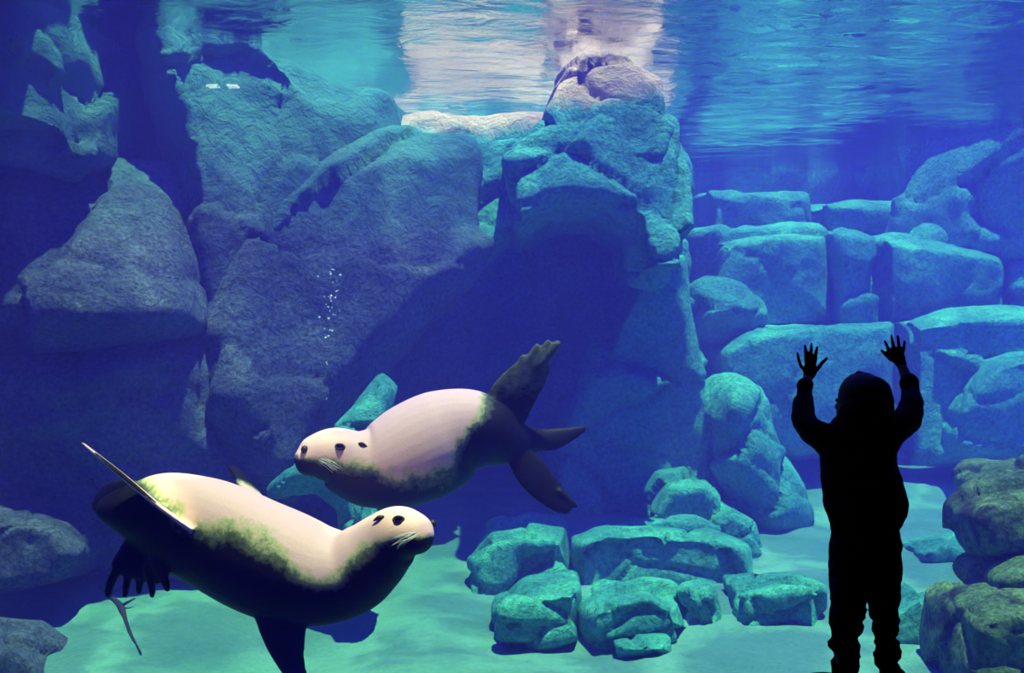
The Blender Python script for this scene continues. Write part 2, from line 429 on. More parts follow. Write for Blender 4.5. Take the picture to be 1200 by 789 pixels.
# left rock wall: large slabs
wl = empty('wall_left', (-3.2, 7.2, -0.5)); tag(wl, 'tall dark rock wall of broken slabs', 'wall', kind=S)
slabs = [
    ([(-260, -120, 6.9), (60, -120, 7.1), (110, 60, 7.1), (135, 100, 7.3), (128, 192, 7.2), (85, 200, 7.0), (0, 172, 6.8), (-260, 190, 6.6)], 2.2, 3),
    ([(-260, 185, 7.3), (0, 168, 7.3), (85, 196, 7.3), (205, 200, 7.6), (238, 388, 7.05), (105, 408, 6.75), (-260, 432, 6.7)], 2.0, 5),
    ([(-260, 425, 6.9), (105, 404, 6.95), (240, 384, 7.25), (265, 470, 7.3), (340, 585, 7.35), (300, 680, 7.3), (-260, 700, 7.1)], 2.2, 7),
    ([(110, -140, 7.6), (236, -140, 7.9), (236, 52, 7.9), (330, 62, 8.0), (385, 95, 8.2), (450, 108, 8.4), (470, 180, 8.4), (470, 320, 8.3), (380, 410, 7.9), (225, 410, 7.5), (195, 190, 7.6)], 1.8, 11),
    ([(290, 225, 7.9), (380, 170, 8.0), (460, 145, 8.2), (552, 163, 8.4), (560, 262, 8.3), (592, 283, 8.3), (520, 355, 8.05), (450, 432, 7.75), (395, 492, 7.55), (330, 585, 7.35), (245, 480, 7.3), (228, 385, 7.4)], 1.6, 13),
]
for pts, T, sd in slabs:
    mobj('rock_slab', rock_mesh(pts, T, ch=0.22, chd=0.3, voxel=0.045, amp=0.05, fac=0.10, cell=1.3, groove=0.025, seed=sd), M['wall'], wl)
# unseen slab added above the water to shade the left wall
mobj('shade_slab', rock_mesh(D([(-1200, -312), (-185, -312), (-150, -700), (-1200, -700)], 4.5), 4.6, ch=0.15, chd=0.2, voxel=0.09, amp=0.12, seed=21), M['wall'], wl)
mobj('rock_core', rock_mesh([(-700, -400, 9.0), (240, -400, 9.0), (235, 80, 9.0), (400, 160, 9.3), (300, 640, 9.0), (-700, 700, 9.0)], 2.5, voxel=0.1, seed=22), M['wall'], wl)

# rock shelf with the arch of the cave
wb = empty('wall_back', (0.4, 10.0, -0.3)); tag(wb, 'rock shelf and cave arch closing off the tank', 'wall', kind=S)
def tilt(pts, Y0, z0, m):
    """points of a face that leans back by m metres per metre of height, at depth Y0 where z = z0"""
    return [(x, y, (Y0 - m * z0 + m * CAMZ) / (1 + m * (y - 394.5) / F)) for x, y in pts]
shelf = [(430, 142), (490, 130), (520, 134), (640, 130), (660, 236), (640, 242), (585, 288), (520, 345), (430, 410)]
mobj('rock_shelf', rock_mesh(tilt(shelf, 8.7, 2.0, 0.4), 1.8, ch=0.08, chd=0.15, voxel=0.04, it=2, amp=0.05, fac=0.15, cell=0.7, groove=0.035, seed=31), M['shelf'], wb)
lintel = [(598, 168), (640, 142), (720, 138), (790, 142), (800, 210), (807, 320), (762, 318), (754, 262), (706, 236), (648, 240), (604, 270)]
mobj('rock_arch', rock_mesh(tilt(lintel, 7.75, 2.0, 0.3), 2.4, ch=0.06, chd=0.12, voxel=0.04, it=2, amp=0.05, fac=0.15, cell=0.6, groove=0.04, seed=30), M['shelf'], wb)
block = [(634, 132), (648, 96), (664, 74), (690, 63), (735, 62), (780, 88), (792, 150), (786, 186), (740, 194), (660, 186)]
mobj('rock_block', rock_mesh(tilt(block, 8.10, 3.3, 0.3), 1.6, ch=0.05, chd=0.10, voxel=0.035, it=1, amp=0.03, fac=0.12, cell=0.6, groove=0.035, seed=38), M['shelf'], wb)
leg = [(756, 296), (806, 296), (810, 340), (822, 420), (842, 470), (840, 560), (850, 670), (672, 670), (640, 600), (650, 520), (680, 450), (716, 370)]
mobj('rock_pillar', rock_mesh(tilt(leg, 9.0, 1.8, -0.08), 1.8, ch=0.08, chd=0.12, voxel=0.04, it=2, amp=0.04, fac=0.12, cell=0.8, groove=0.045, seed=39), M['teal'], wb)
mobj('rock_slab', rock_mesh(D([(330, 160), (800, 160), (800, 700), (330, 700)], 11.0), 1.5, voxel=0.08, amp=0.15, seed=33), M['teal'], wb)
mobj('rock_slab', rock_mesh(D([(380, 155), (796, 155), (796, 700), (760, 700), (760, 240), (600, 235), (380, 380)], 10.3), 1.2, voxel=0.08, seed=35), M['shelf'], wb)
wf = mobj('wall_far', rock_mesh(D([(200, -260), (1500, -260), (1500, 640), (200, 640)], 14.3), 0.9, ch=0.05, voxel=0.12, amp=0.2, fac=0.25, cell=1.6, seed=37), M['teal']); rebase(wf)
tag(wf, 'far rock wall behind the ledges', 'wall', kind=S)

# right-hand ledges
wr = empty('wall_right', (4.6, 11.5, 0.0)); tag(wr, 'sloping rock flank beyond the ledges', 'wall', kind=S)
mobj('rock_slab', rock_mesh([(1062, 60, 12.2), (1085, -200, 12.4), (1500, -300, 9.5), (1500, 420, 9.5), (1190, 305, 11.0), (1040, 285, 12.0), (1066, 215, 12.2)], 2.2, voxel=0.07, fac=0.3, cell=1.0, seed=41), M['teal'], wr)
mobj('rock_core', rock_mesh(D([(800, 262), (1260, 270), (1260, 560), (800, 560)], 11.5), 0.7, voxel=0.07, seed=45), M['teal'], wr)
mobj('rock_slab', rock_mesh([(1185, 306, 11.0), (1300, 300, 10.5), (1300, 420, 10.2), (1185, 392, 10.8)], 1.6, voxel=0.06, seed=43), M['teal'], wr)

rock('rock_ledge', D([(828, 222), (900, 221), (948, 226), (950, 284), (828, 290)], 12.3), 'high flat ledge block just under the water surface', 1.9, ch=0.09, chd=0.3, seed=51, voxel=0.04, it=1, amp=0.04, fac=0.10, cell=0.8, groove=0.03)
rock('rock_ledge', D([(964, 236), (1000, 232), (1048, 240), (1050, 284), (964, 284)], 12.1), 'small high ledge block beside the sloping flank', 1.9, ch=0.09, chd=0.3, seed=52, voxel=0.04, it=1, amp=0.04, fac=0.10, cell=0.8, groove=0.03)
rock('rock_ledge', D([(842, 283), (880, 274), (930, 270), (970, 274), (972, 388), (842, 392)], 11.0), 'large square block of the middle ledge with overhanging rim', 1.8, ch=0.09, chd=0.35, seed=53, voxel=0.04, it=1, amp=0.04, fac=0.10, cell=0.8, groove=0.03)
rock('rock_ledge', D([(976, 271), (1000, 264), (1030, 275), (1032, 388), (977, 388)], 10.85), 'narrow upright block between two wide ledge blocks', 1.6, ch=0.09, chd=0.3, seed=54, voxel=0.04, it=1, amp=0.04, fac=0.10, cell=0.8, groove=0.03)
rock('rock_ledge', D([(1036, 279), (1080, 281), (1178, 296), (1188, 312), (1186, 388), (1038, 388)], 10.95), 'wide cracked block with sloping top beside the narrow upright block', 1.8, ch=0.09, chd=0.35, seed=55, voxel=0.04, it=1, amp=0.04, fac=0.10, cell=0.8, groove=0.03)
rock('rock_ledge', D([(838, 410), (880, 386), (960, 378), (1048, 376), (1050, 540), (925, 545), (850, 480)], 10.0), 'broad low ledge stone with bright top behind the child', 1.0, ch=0.09, chd=0.4, seed=56, voxel=0.04, it=1, amp=0.04, fac=0.10, cell=0.8, groove=0.03)
rock('rock_ledge', D([(1064, 376), (1120, 364), (1280, 360), (1280, 545), (1066, 540)], 9.9), 'long low ledge stone behind the child with slanted slab before it', 1.0, ch=0.09, chd=0.4, seed=57, voxel=0.04, it=1, amp=0.04, fac=0.10, cell=0.8, groove=0.03)
rock('rock_slab', D([(1118, 480), (1165, 420), (1200, 409), (1290, 408), (1290, 545), (1118, 530)], 9.4), 'slanted slab leaning against the long low ledge', 1.2, ch=0.09, chd=0.3, seed=58, voxel=0.04, it=1, amp=0.04, fac=0.10, cell=0.8, groove=0.03)
rock('boulder', D([(806, 350), (835, 332), (872, 335), (900, 352), (906, 378), (862, 394), (812, 396)], 10.2), 'small rounded boulder wedged beside the cave pillar', 1.0, ch=0.25, chd=0.35, it=6, seed=59)
rock('boulder', D([(824, 500), (838, 450), (868, 438), (900, 462), (916, 520), (946, 570), (950, 612), (930, 640), (896, 645), (868, 612), (835, 560)], 8.7), 'upright leaning boulder at the foot of the cave pillar', 1.1, ch=0.2, chd=0.4, it=6, seed=60)

# rock pile in the middle
rock('boulder', D([(762, 600), (784, 568), (830, 564), (842, 582), (838, 622), (764, 622)], 8.2), 'small squarish boulder topping the rock pile', 0.9, ch=0.06, chd=0.2, seed=61, voxel=0.022, it=1, amp=0.025, fac=0.15, cell=0.38, groove=0.03)
rock('boulder', D([(836, 610), (858, 596), (884, 612), (898, 655), (850, 670)], 8.0), 'small pointed boulder at the end of the rock pile', 0.8, ch=0.06, chd=0.2, seed=62, voxel=0.022, it=1, amp=0.025, fac=0.15, cell=0.38, groove=0.03)
rock('boulder', D([(690, 625), (738, 602), (792, 600), (852, 612), (864, 640), (690, 645)], 7.9), 'long low boulder in the second row of the rock pile', 0.35, ch=0.06, chd=0.3, seed=63, voxel=0.022, it=1, amp=0.025, fac=0.15, cell=0.38, groove=0.03)
rock('boulder', D([(550, 655), (576, 628), (622, 622), (664, 628), (671, 705), (550, 707)], 7.4), 'broad boulder at the cave end of the rock pile', 0.9, ch=0.06, chd=0.25, seed=64, voxel=0.022, it=1, amp=0.025, fac=0.15, cell=0.38, groove=0.03)
rock('boulder', D([(672, 634), (700, 622), (762, 617), (834, 619), (876, 642), (880, 706), (800, 708), (673, 706)], 7.5), 'widest cracked boulder in the middle of the rock pile', 0.45, ch=0.06, chd=0.25, seed=65, voxel=0.022, it=1, amp=0.025, fac=0.15, cell=0.38, groove=0.03)
rock('boulder', D([(580, 712), (616, 692), (680, 688), (684, 756), (640, 768), (582, 756)], 6.4), 'low boulder with bright top below the broad boulder', 0.7, ch=0.06, chd=0.25, seed=66, voxel=0.022, it=1, amp=0.025, fac=0.15, cell=0.38, groove=0.03)
rock('boulder', D([(682, 714), (704, 698), (762, 690), (802, 702), (812, 740), (784, 756), (702, 766), (684, 746)], 6.3), 'rounded front boulder of the rock pile', 0.7, ch=0.06, chd=0.25, it=5, seed=67, voxel=0.022, amp=0.025, fac=0.2, cell=0.38, groove=0.03)
rock('boulder', D([(800, 692), (836, 690), (856, 745), (812, 750)], 6.6), 'dark wedge stone beside the rounded front boulder', 0.5, ch=0.06, chd=0.15, seed=68, voxel=0.022, it=1, amp=0.025, fac=0.15, cell=0.38, groove=0.03)
rock('boulder', D([(862, 694), (915, 682), (966, 686), (968, 750), (868, 754)], 6.6), 'square low stone between rock pile and child', 0.7, ch=0.06, chd=0.2, seed=69, voxel=0.022, it=1, amp=0.025, fac=0.15, cell=0.38, groove=0.03)
rock('flat_stone', D([(722, 756), (750, 748), (786, 752), (788, 770), (726, 772)], 6.15), 'flat stone lying before the rounded front boulder', 0.4, ch=0.06, chd=0.1, seed=70, voxel=0.022, it=1, amp=0.025, fac=0.15, cell=0.38, groove=0.03)
rock('boulder', D([(1040, 715), (1078, 690), (1106, 716), (1098, 762), (1040, 764)], 6.4), 'low bluish boulder on the sand behind the child', 0.6, ch=0.06, chd=0.2, seed=71, voxel=0.022, it=1, amp=0.025, fac=0.15, cell=0.38, groove=0.03)
rock('flat_stone', D([(1072, 645), (1108, 632), (1150, 642), (1164, 660), (1120, 668), (1076, 664)], 7.8), 'flat stone on the sand between child and olive boulders', 0.5, ch=0.05, chd=0.2, seed=73, voxel=0.025, amp=0.02, fac=0.15, cell=0.35)
# sunlit ridge below the left wall
rock('rock_ridge', [(316, 580, 6.7), (350, 540, 6.7), (400, 485, 6.9), (442, 440, 7.1), (462, 456, 7.1), (456, 495, 7.0), (425, 530, 6.9), (418, 560, 6.8), (436, 610, 6.6), (450, 660, 6.5), (398, 660, 6.5), (396, 598, 6.6), (372, 572, 6.7), (340, 572, 6.7)], 'forked pale teal ridge behind the upper sea lion', 0.5, ch=0.07, chd=0.22, voxel=0.025, amp=0.02, fac=0.12, cell=0.4, seed=72)
# near boulders
rock('boulder', D([(1126, 600), (1150, 575), (1200, 560), (1290, 560), (1290, 662), (1150, 662), (1134, 640)], 6.0), 'big dark olive boulder in the stack beside the child', 0.55, 'olive', ch=0.12, chd=0.3, it=5, seed=81, voxel=0.022, amp=0.03, fac=0.14, cell=0.4, groove=0.02)
rock('boulder', D([(1150, 572), (1165, 552), (1200, 544), (1290, 545), (1290, 600), (1160, 590)], 6.5), 'dark boulder on top behind the big olive boulder', 0.8, 'olive', ch=0.1, chd=0.25, it=5, seed=82, voxel=0.022, amp=0.03, fac=0.14, cell=0.4, groove=0.02)
rock('boulder', D([(1154, 688), (1160, 670), (1200, 654), (1290, 654), (1290, 702), (1160, 700)], 5.8), 'smaller olive boulder wedged between two big olive boulders', 0.7, 'olive', ch=0.08, chd=0.2, it=5, seed=83, voxel=0.022, amp=0.03, fac=0.14, cell=0.4, groove=0.02)
rock('boulder', D([(1118, 770), (1126, 715), (1160, 698), (1290, 690), (1290, 880), (1120, 880)], 5.5), 'lowest olive boulder with mossy top beside the child', 0.8, 'olive', ch=0.12, chd=0.3, it=5, seed=84, voxel=0.022, amp=0.03, fac=0.14, cell=0.4, groove=0.02)
rock('boulder', D([(-80, 610), (30, 598), (74, 614), (94, 650), (70, 690), (-80, 700)], 6.6), 'dark rough boulder at the foot of the left wall', 0.7, 'wall', ch=0.08, chd=0.2, it=4, seed=85, voxel=0.022, amp=0.03, fac=0.14, cell=0.4, groove=0.02)
rock('boulder', D([(-80, 745), (20, 740), (52, 765), (78, 800), (70, 860), (-80, 860)], 5.9), 'low smooth grey boulder on the sand below the sea lions', 0.6, 'wall', ch=0.1, chd=0.25, it=6, seed=86, voxel=0.022, amp=0.03, fac=0.14, cell=0.4, groove=0.02)

# ------------------------------------------------------------------ sea lions
def make_sea_lion(Y, spine, blades, toes, coat_dark_boxes, label, head, sup):
    """spine: (px,py,half height px,half depth px,dY,coat light threshold) from tail to nose"""
    k = Y / F
    sp = np.array([[*P(s[0], s[1], Y), s[2] * k, s[3] * k, s[5]] for s in spine])
    for i, s in enumerate(spine): sp[i, 1] += s[4]
    c = cr(sp, len(sp) * 8)
    cen = c[:, :3]; tang = np.gradient(cen, axis=0); tang /= np.linalg.norm(tang, axis=1)[:, None]
    bm = bmesh.new(); ang = np.linspace(0, 2 * math.pi, 32, endpoint=False)
    rings = []
    for ci, t, row in zip(cen, tang, c):
        dep = np.array((0, 1.0, 0)) - t * t[1]; dep /= np.linalg.norm(dep)
        up = np.cross(dep, t); up *= np.sign(up[2]) if abs(up[2]) > 0.2 else (1 if up[0] < 0 else -1)
        rings.append(ci + np.outer(np.sin(ang), up) * max(row[3], 0.004) + np.outer(np.cos(ang), dep) * max(row[4], 0.004))
    loft(bm, rings)
    for b in blades:                                         # flippers: (list of (px,py,dY,half width px)), wide axis, flatness
        pts = [P(x, y, Y) + np.array((0, dy, 0)) for x, y, dy, w in b[0]]
        tube(bm, pts, [w * k for *_, w in b[0]], 16, side=b[1], flat=b[2])
    for t in toes:
        pts = [P(x, y, Y) + np.array((0, dy, 0)) for x, y, dy, w in t]
        tube(bm, pts, [w * k for *_, w in t], 8)
    for h in head:
        ellipsoid(bm, P(h[0], h[1], Y) + np.array((0, h[2], 0)), np.array(h[3]) * k)
    me = remesh(bm, 0.0085)
    v = get_v(me)
    v = smooth_verts(me, v, 5)
    set_v(me, v)
    # overhead light and belly shade painted into the fur, mottled at the border
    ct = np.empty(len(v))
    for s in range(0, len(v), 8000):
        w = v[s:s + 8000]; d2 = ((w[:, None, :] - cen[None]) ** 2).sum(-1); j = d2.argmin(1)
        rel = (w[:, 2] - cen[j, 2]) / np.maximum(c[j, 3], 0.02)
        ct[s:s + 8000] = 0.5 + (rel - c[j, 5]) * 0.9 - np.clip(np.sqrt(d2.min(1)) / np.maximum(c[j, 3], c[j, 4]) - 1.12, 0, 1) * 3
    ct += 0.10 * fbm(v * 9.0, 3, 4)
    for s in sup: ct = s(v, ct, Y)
    at = me.attributes.new('coat_light', 'FLOAT', 'POINT'); at.data.foreach_set('value', np.clip(ct, 0, 1).astype(np.float32))
    root = empty('sea_lion', P(spine[len(spine) // 2][0], spine[len(spine) // 2][1] + spine[len(spine) // 2][2], Y)); tag(root, label, 'sea lion')
    mobj('body', me, M['coat_light'], root)
    return root, me

from mathutils.bvhtree import BVHTree
def on_skin(me, px, py, Y):
    """front-most point of a body at a photo position"""
    bt = BVHTree.FromPolygons([v.co for v in me.vertices], [p.vertices[:] for p in me.polygons])
    o = Vector((0, 0, CAMZ)); d = (Vector(P(px, py, Y)) - o).normalized()
    h = bt.ray_cast(o, d)
    return (np.array(h[0]), np.array(h[1])) if h[0] is not None else (P(px, py, Y), np.array((0, -1.0, 0)))

def face_parts(root, me, Y, eye, ear, nose, whisk, muz, dirx):
    k = Y / F
    p, n = on_skin(me, *eye, Y)
    bm = bmesh.new(); ellipsoid(bm, p + n * -0.006, (0.029, 0.016, 0.021)); lid = bm_obj('eyelid', bm, M['lid'], root)
    bm = bmesh.new(); ellipsoid(bm, p + n * 0.004 , (0.022, 0.014, 0.0165)); bm_obj('eye', bm, M['eye'], root)
    p, n = on_skin(me, *ear, Y)
    bm = bmesh.new(); tube(bm, [p - n * 0.01, p + n * 0.008 + np.array((-dirx * 0.015, 0, -0.008)), p + n * 0.006 + np.array((-dirx * 0.038, 0, -0.02))], [0.012, 0.010, 0.004], 8); bm_obj('ear', bm, M['lid'], root)
    p, n = on_skin(me, *nose, Y)
    bm = bmesh.new(); ellipsoid(bm, p, (0.018, 0.022, 0.02)); bm_obj('nose_pad', bm, M['lid'], root)
    p, n = on_skin(me, *muz, Y)
    bm = bmesh.new(); rng = random.Random(4)
    for i in range(11):
        a = p + np.array((rng.uniform(-.022, .022), 0, rng.uniform(-.012, .012))) - n * 0.002
        e = a + np.array((-dirx * rng.uniform(.05, .10), -rng.uniform(.02, .05), rng.uniform(-.05, -.005)))
        m_ = (a + e) / 2 + np.array((0, -0.012, 0.006))
        tube(bm, [a, m_, e], [0.0013, 0.0011, 0.0006], 5)
    bm_obj('whiskers', bm, M['whisker'], root)

# lower sea lion, swimming to the right
Y1 = 5.0
sp1 = [(118, 596, 12, 16, 0.02, 1.6), (148, 598, 30, 28, 0.0, 1.3), (184, 603, 50, 42, 0.0, 0.55), (224, 616, 60, 50, 0.0, 0.25), (258, 630, 64, 56, 0.0, 0.28), (298, 650, 66, 62, 0.0, 0.38),
       (334, 664, 65, 66, 0.0, 0.32), (376, 673, 58, 62, -0.02, 0.15), (412, 668, 50, 52, -0.05, -0.02), (437, 650, 44, 44, -0.08, -0.02), (456, 632, 38, 36, -0.11, -0.05), (472, 620, 33, 31, -0.14, -0.15), (489, 619, 26, 25, -0.17, 0.0), (501, 622, 18, 18, -0.20, 0.2), (507, 623, 9, 10, -0.215, 0.4)]
bl1 = [
    ([(335, 700, -0.10, 36), (340, 735, -0.13, 26), (348, 765, -0.14, 17), (362, 795, -0.13, 9), (372, 815, -0.12, 5)], (1, 0, 0), 0.36),     # fore flipper hanging down
    ([(240, 612, -0.20, 12), (205, 586, -0.21, 24), (160, 550, -0.20, 26), (116, 516, -0.18, 12)], (-0.33, 1, -0.12), 0.12),                       # raised fore flipper, edge-on
    ([(300, 600, 0.14, 14), (270, 575, 0.26, 12), (252, 563, 0.36, 8), (242, 560, 0.42, 5)], (0, 1, 0.2), 0.4),                              # far fore flipper
    ([(190, 620, -0.03, 22), (175, 645, -0.05, 30), (168, 668, -0.06, 36)], (1, 0, 0.05), 0.24),                                          # hind foot with toes
    ([(150, 590, 0.05, 28), (125, 586, 0.09, 20), (108, 592, 0.13, 16), (94, 602, 0.16, 8)], (0.1, 0, 1), 0.3),                           # other hind foot
]
to1 = [[(148, 655, -0.06, 6), (136, 678, -0.06, 6), (132, 693, -0.06, 5)], [(158, 660, -0.06, 6), (154, 680, -0.06, 5), (152, 694, -0.06, 4)], [(170, 660, -0.06, 6), (169, 678, -0.06, 5), (168, 690, -0.06, 4)],
       [(182, 660, -0.10, 6), (186, 680, -0.10, 5), (187, 692, -0.10, 4)], [(192, 652, -0.12, 7), (202, 672, -0.12, 6), (206, 684, -0.12, 4)]]
def lit_edge(v, ct, Y):      # lit rim painted along the raised flipper
    a, b = P(242, 612, Y), P(112, 514, Y); d = b - a; L = np.linalg.norm(d[[0, 2]]); d /= L
    t = (v[:, 0] - a[0]) * d[0] + (v[:, 2] - a[2]) * d[2]
    dd = np.abs((v[:, 0] - a[0]) * d[2] - (v[:, 2] - a[2]) * d[0])
    m = (dd < 0.022) & (t > 0) & (v[:, 1] < Y - 0.19)
    ct = np.where(m, 0.75, ct); return ct
def face_mask(cx, cy, rx, ry, val):
    def f(v, ct, Y):
        c = P(cx, cy, Y); k = Y / F
        m = np.exp(-(((v[:, 0] - c[0]) / (rx * k)) ** 2 + ((v[:, 2] - c[2]) / (ry * k)) ** 2) ** 2)
        return ct * (1 - m) + val * m
    return f
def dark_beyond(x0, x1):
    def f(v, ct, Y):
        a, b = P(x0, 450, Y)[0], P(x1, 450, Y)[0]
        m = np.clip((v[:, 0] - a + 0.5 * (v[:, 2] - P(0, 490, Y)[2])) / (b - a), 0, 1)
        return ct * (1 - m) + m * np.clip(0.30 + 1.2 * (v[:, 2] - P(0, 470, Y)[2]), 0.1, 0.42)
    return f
r1, m1 = make_sea_lion(Y1, sp1, bl1, to1, None, 'lower sea lion with sunlit back and outspread flippers above the sand',
    [(466, 614, -0.13, (27, 27, 25)), (492, 626, -0.19, (16, 19, 12))], [lit_edge, face_mask(500, 642, 14, 10, 0.0), face_mask(462, 660, 24, 16, 0.1)])
face_parts(r1, m1, Y1, (467, 609), (449, 606), (507, 614), None, (488, 627), 1)

# upper sea lion, swimming to the left
Y2 = 5.6
sp2 = [(640, 518, 10, 14, 0.10, 1.6), (618, 518, 19, 18, 0.06, 1.5), (596, 516, 30, 28, 0.03, 1.2), (572, 508, 42, 38, 0.0, 0.75), (548, 506, 51, 46, 0.0, -0.05), (520, 515, 59, 54, 0.0, -0.45), (490, 529, 60, 56, -0.02, -0.45), (460, 541, 55, 52, -0.05, -0.28),
       (434, 545, 47, 44, -0.08, 0.0), (414, 540, 40, 36, -0.11, -0.05), (396, 531, 33, 31, -0.14, -0.25), (378, 531, 26, 25, -0.18, -0.1), (366, 534, 18, 18, -0.21, 0.05), (358, 535, 9, 10, -0.23, 0.3)]
bl2 = [
    ([(585, 500, -0.02, 26), (600, 466, -0.03, 28), (620, 440, -0.03, 23), (634, 422, -0.03, 16)], (0.85, 0.1, -0.5), 0.2),             # raised flipper
    ([(622, 516, 0.05, 14), (648, 517, 0.08, 14), (672, 510, 0.10, 9), (688, 504, 0.11, 4)], (0, 0.3, 1), 0.3),                         # hind foot
    ([(606, 530, -0.02, 16), (625, 556, -0.04, 20), (648, 580, -0.05, 16), (668, 595, -0.06, 7)], (0.75, 0.2, 0.6), 0.24),                # hind foot, lower
]
to2 = [[(612, 440, -0.03, 5), (622, 418, -0.03, 5), (629, 406, -0.03, 4)], [(622, 432, -0.03, 5), (635, 413, -0.03, 5), (642, 401, -0.03, 4)], [(630, 430, -0.03, 6), (646, 412, -0.03, 6), (653, 403, -0.03, 5)],
       [(600, 446, -0.03, 5), (607, 430, -0.03, 5), (613, 418, -0.03, 4)], [(655, 575, -0.05, 5), (668, 586, -0.05, 4), (675, 592, -0.05, 3)], [(640, 585, -0.05, 6), (652, 594, -0.05, 5), (662, 599, -0.05, 3)]]
r2, m2 = make_sea_lion(Y2, sp2, bl2, to2, None, 'upper sea lion with sunlit chest and one raised flipper beside the cave',
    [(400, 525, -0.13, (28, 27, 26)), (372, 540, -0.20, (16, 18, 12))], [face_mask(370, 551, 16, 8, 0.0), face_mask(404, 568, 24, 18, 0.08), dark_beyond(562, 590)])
face_parts(r2, m2, Y2, (398, 524), (421, 520), (357, 527), None, (377, 540), -1)

# ------------------------------------------------------------------ the child at the pane
YC = 3.80
def C(px, py, dy=0.0): return P(px, py, YC + dy)
def build_child():
    root = empty('person', (C(1012, 500)[0], YC, 0.0)); tag(root, 'small child in hooded jacket with both hands raised against the glass', 'person')
    k = YC / F
    # body: head, neck, trunk, arms, hands, legs as one surface
    bm = bmesh.new()
    hd = C(1008, 472, 0.03); face_dir = np.array((-0.62, 0.78, 0.0)); face_dir /= np.linalg.norm(face_dir)
    right = np.cross(face_dir, (0, 0, 1.0))
    ellipsoid(bm, hd, (0.074, 0.082, 0.095))
    ellipsoid(bm, hd + face_dir * 0.03 + np.array((0, 0, -0.04)), (0.056, 0.06, 0.06))
    tube(bm, [hd + face_dir * 0.075 + np.array((0, 0, 0.005)), hd + face_dir * 0.092 + np.array((0, 0, -0.018)), hd + face_dir * 0.085 + np.array((0, 0, -0.028))], [0.006, 0.011, 0.009], 8)      # nose
    for s in (-1, 1):
        tube(bm, [hd + face_dir * 0.080 + right * s * 0.014 + np.array((0, 0, -0.052 + q)) for q in (0.004, 0, -0.004)], [0.007] * 3, 6)                # lips
        ellipsoid(bm, hd + right * s * 0.074 + np.array((0, 0, -0.01)), (0.014, 0.016, 0.022), seg=12)                                               # ears
    tube(bm, [C(1008, 490, 0.0), C(1007, 505, 0.0), C(1006, 520, 0.0)], [0.042, 0.040, 0.05], 14)
    tube(bm, [C(1006, 520), C(1006, 560), C(1010, 605), C(1012, 630)], [0.09, 0.095, 0.092, 0.085], 20, side=(1, 0, 0), flat=0.72)
    arms = [([(972, 514, 0.0), (948, 500, 0.05), (941, 476, 0.12), (946, 446, 0.195)], -1), ([(1044, 505, 0.0), (1064, 488, 0.05), (1069, 464, 0.12), (1059, 434, 0.195)], 1)]
    for a, s in arms:
        tube(bm, [C(*q) for q in a], [0.036, 0.031, 0.026, 0.019], 12)
    hands = [((949, 436), [((939, 430), (936, 421), (934.5, 414)), ((944.5, 424), (944, 413), (943.5, 405)), ((950, 423), (950.5, 411), (951, 403)), ((955, 425), (956.5, 414), (957.5, 407)), ((957, 434), (963, 426), (969, 420))], (946, 446), -1),
             ((1053, 420), [((1058, 413), (1059.5, 406), (1060, 400)), ((1053.5, 409), (1053, 401), (1052, 394)), ((1047.5, 410), (1046, 401), (1044.5, 394)), ((1043, 413), (1039.5, 406), (1037, 400)), ((1045, 422), (1038, 416), (1033.5, 411))], (1059, 434), 1)]
    for (px, py), fs, w, s in hands:
        hy = 0.222
        tube(bm, [C(*w, 0.195), C((w[0] + px) / 2, (w[1] + py) / 2, 0.208), C(px, py, 0.215), C(px + 0.4 * (fs[2][0][0] - px), py - 6, 0.222)], [0.017, 0.022, 0.027, 0.022], 14, side=(1, 0, 0), flat=0.45)
        for i, f in enumerate(fs):
            base = (px + (f[0][0] - px) * 0.35, py + (f[0][1] - py) * 0.35)
            r = 0.0075 if i != 4 else 0.0085
            tube(bm, [C(*base, 0.212), C(*f[0], 0.218), C(*f[1], 0.226), C(*f[2], 0.229)], [r * 1.1, r, r * 0.92, r * 0.75], 8)
    for s, x0, x1, x2 in ((-1, 994, 990, 989), (1, 1032, 1036, 1040)):
        tube(bm, [C(x0, 622), C(x1, 700), C(x2, 775), C(x2, 800)], [0.048, 0.040, 0.030, 0.028], 14)
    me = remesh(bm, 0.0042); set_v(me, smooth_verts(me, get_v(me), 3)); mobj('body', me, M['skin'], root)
    for s in (-1, 1):
        bm = bmesh.new(); ellipsoid(bm, hd + face_dir * 0.068 + right * s * 0.03 + np.array((0, 0, 0.006)), (0.011, 0.011, 0.009), seg=14); bm_obj('eye', bm, M['eye'], root)
    bm = bmesh.new(); ellipsoid(bm, hd + np.array((0, 0, 0.02)) - face_dir * 0.008, (0.081, 0.088, 0.088)); bm_obj('hair', bm, M['hair'], root)
    # hooded jacket
    bm = bmesh.new()
    tube(bm, [C(1007, 508), C(1006, 522), C(1008, 560), C(1014, 592), C(1014, 603)], [0.085, 0.125, 0.136, 0.142, 0.138], 28, side=(1, 0, 0), flat=0.66)
    ellipsoid(bm, hd - face_dir * 0.020 + np.array((0.010, 0, -0.004)), (0.089, 0.098, 0.100))
    tube(bm, [hd + np.array((0.005, -0.01, 0.05)), hd + np.array((-0.008, -0.015, 0.092)), hd + np.array((-0.014, -0.02, 0.105))], [0.06, 0.026, 0.010], 14)       # hood point
    tube(bm, [C(1012, 488, -0.03), C(1010, 505, -0.02), C(1008, 518, 0)], [0.088, 0.092, 0.105], 20, side=(1, 0, 0), flat=0.85)
    tube(bm, [C(985, 497, 0.02), C(1005, 502, 0.06), C(1030, 497, 0.02)], [0.032, 0.036, 0.032], 12)
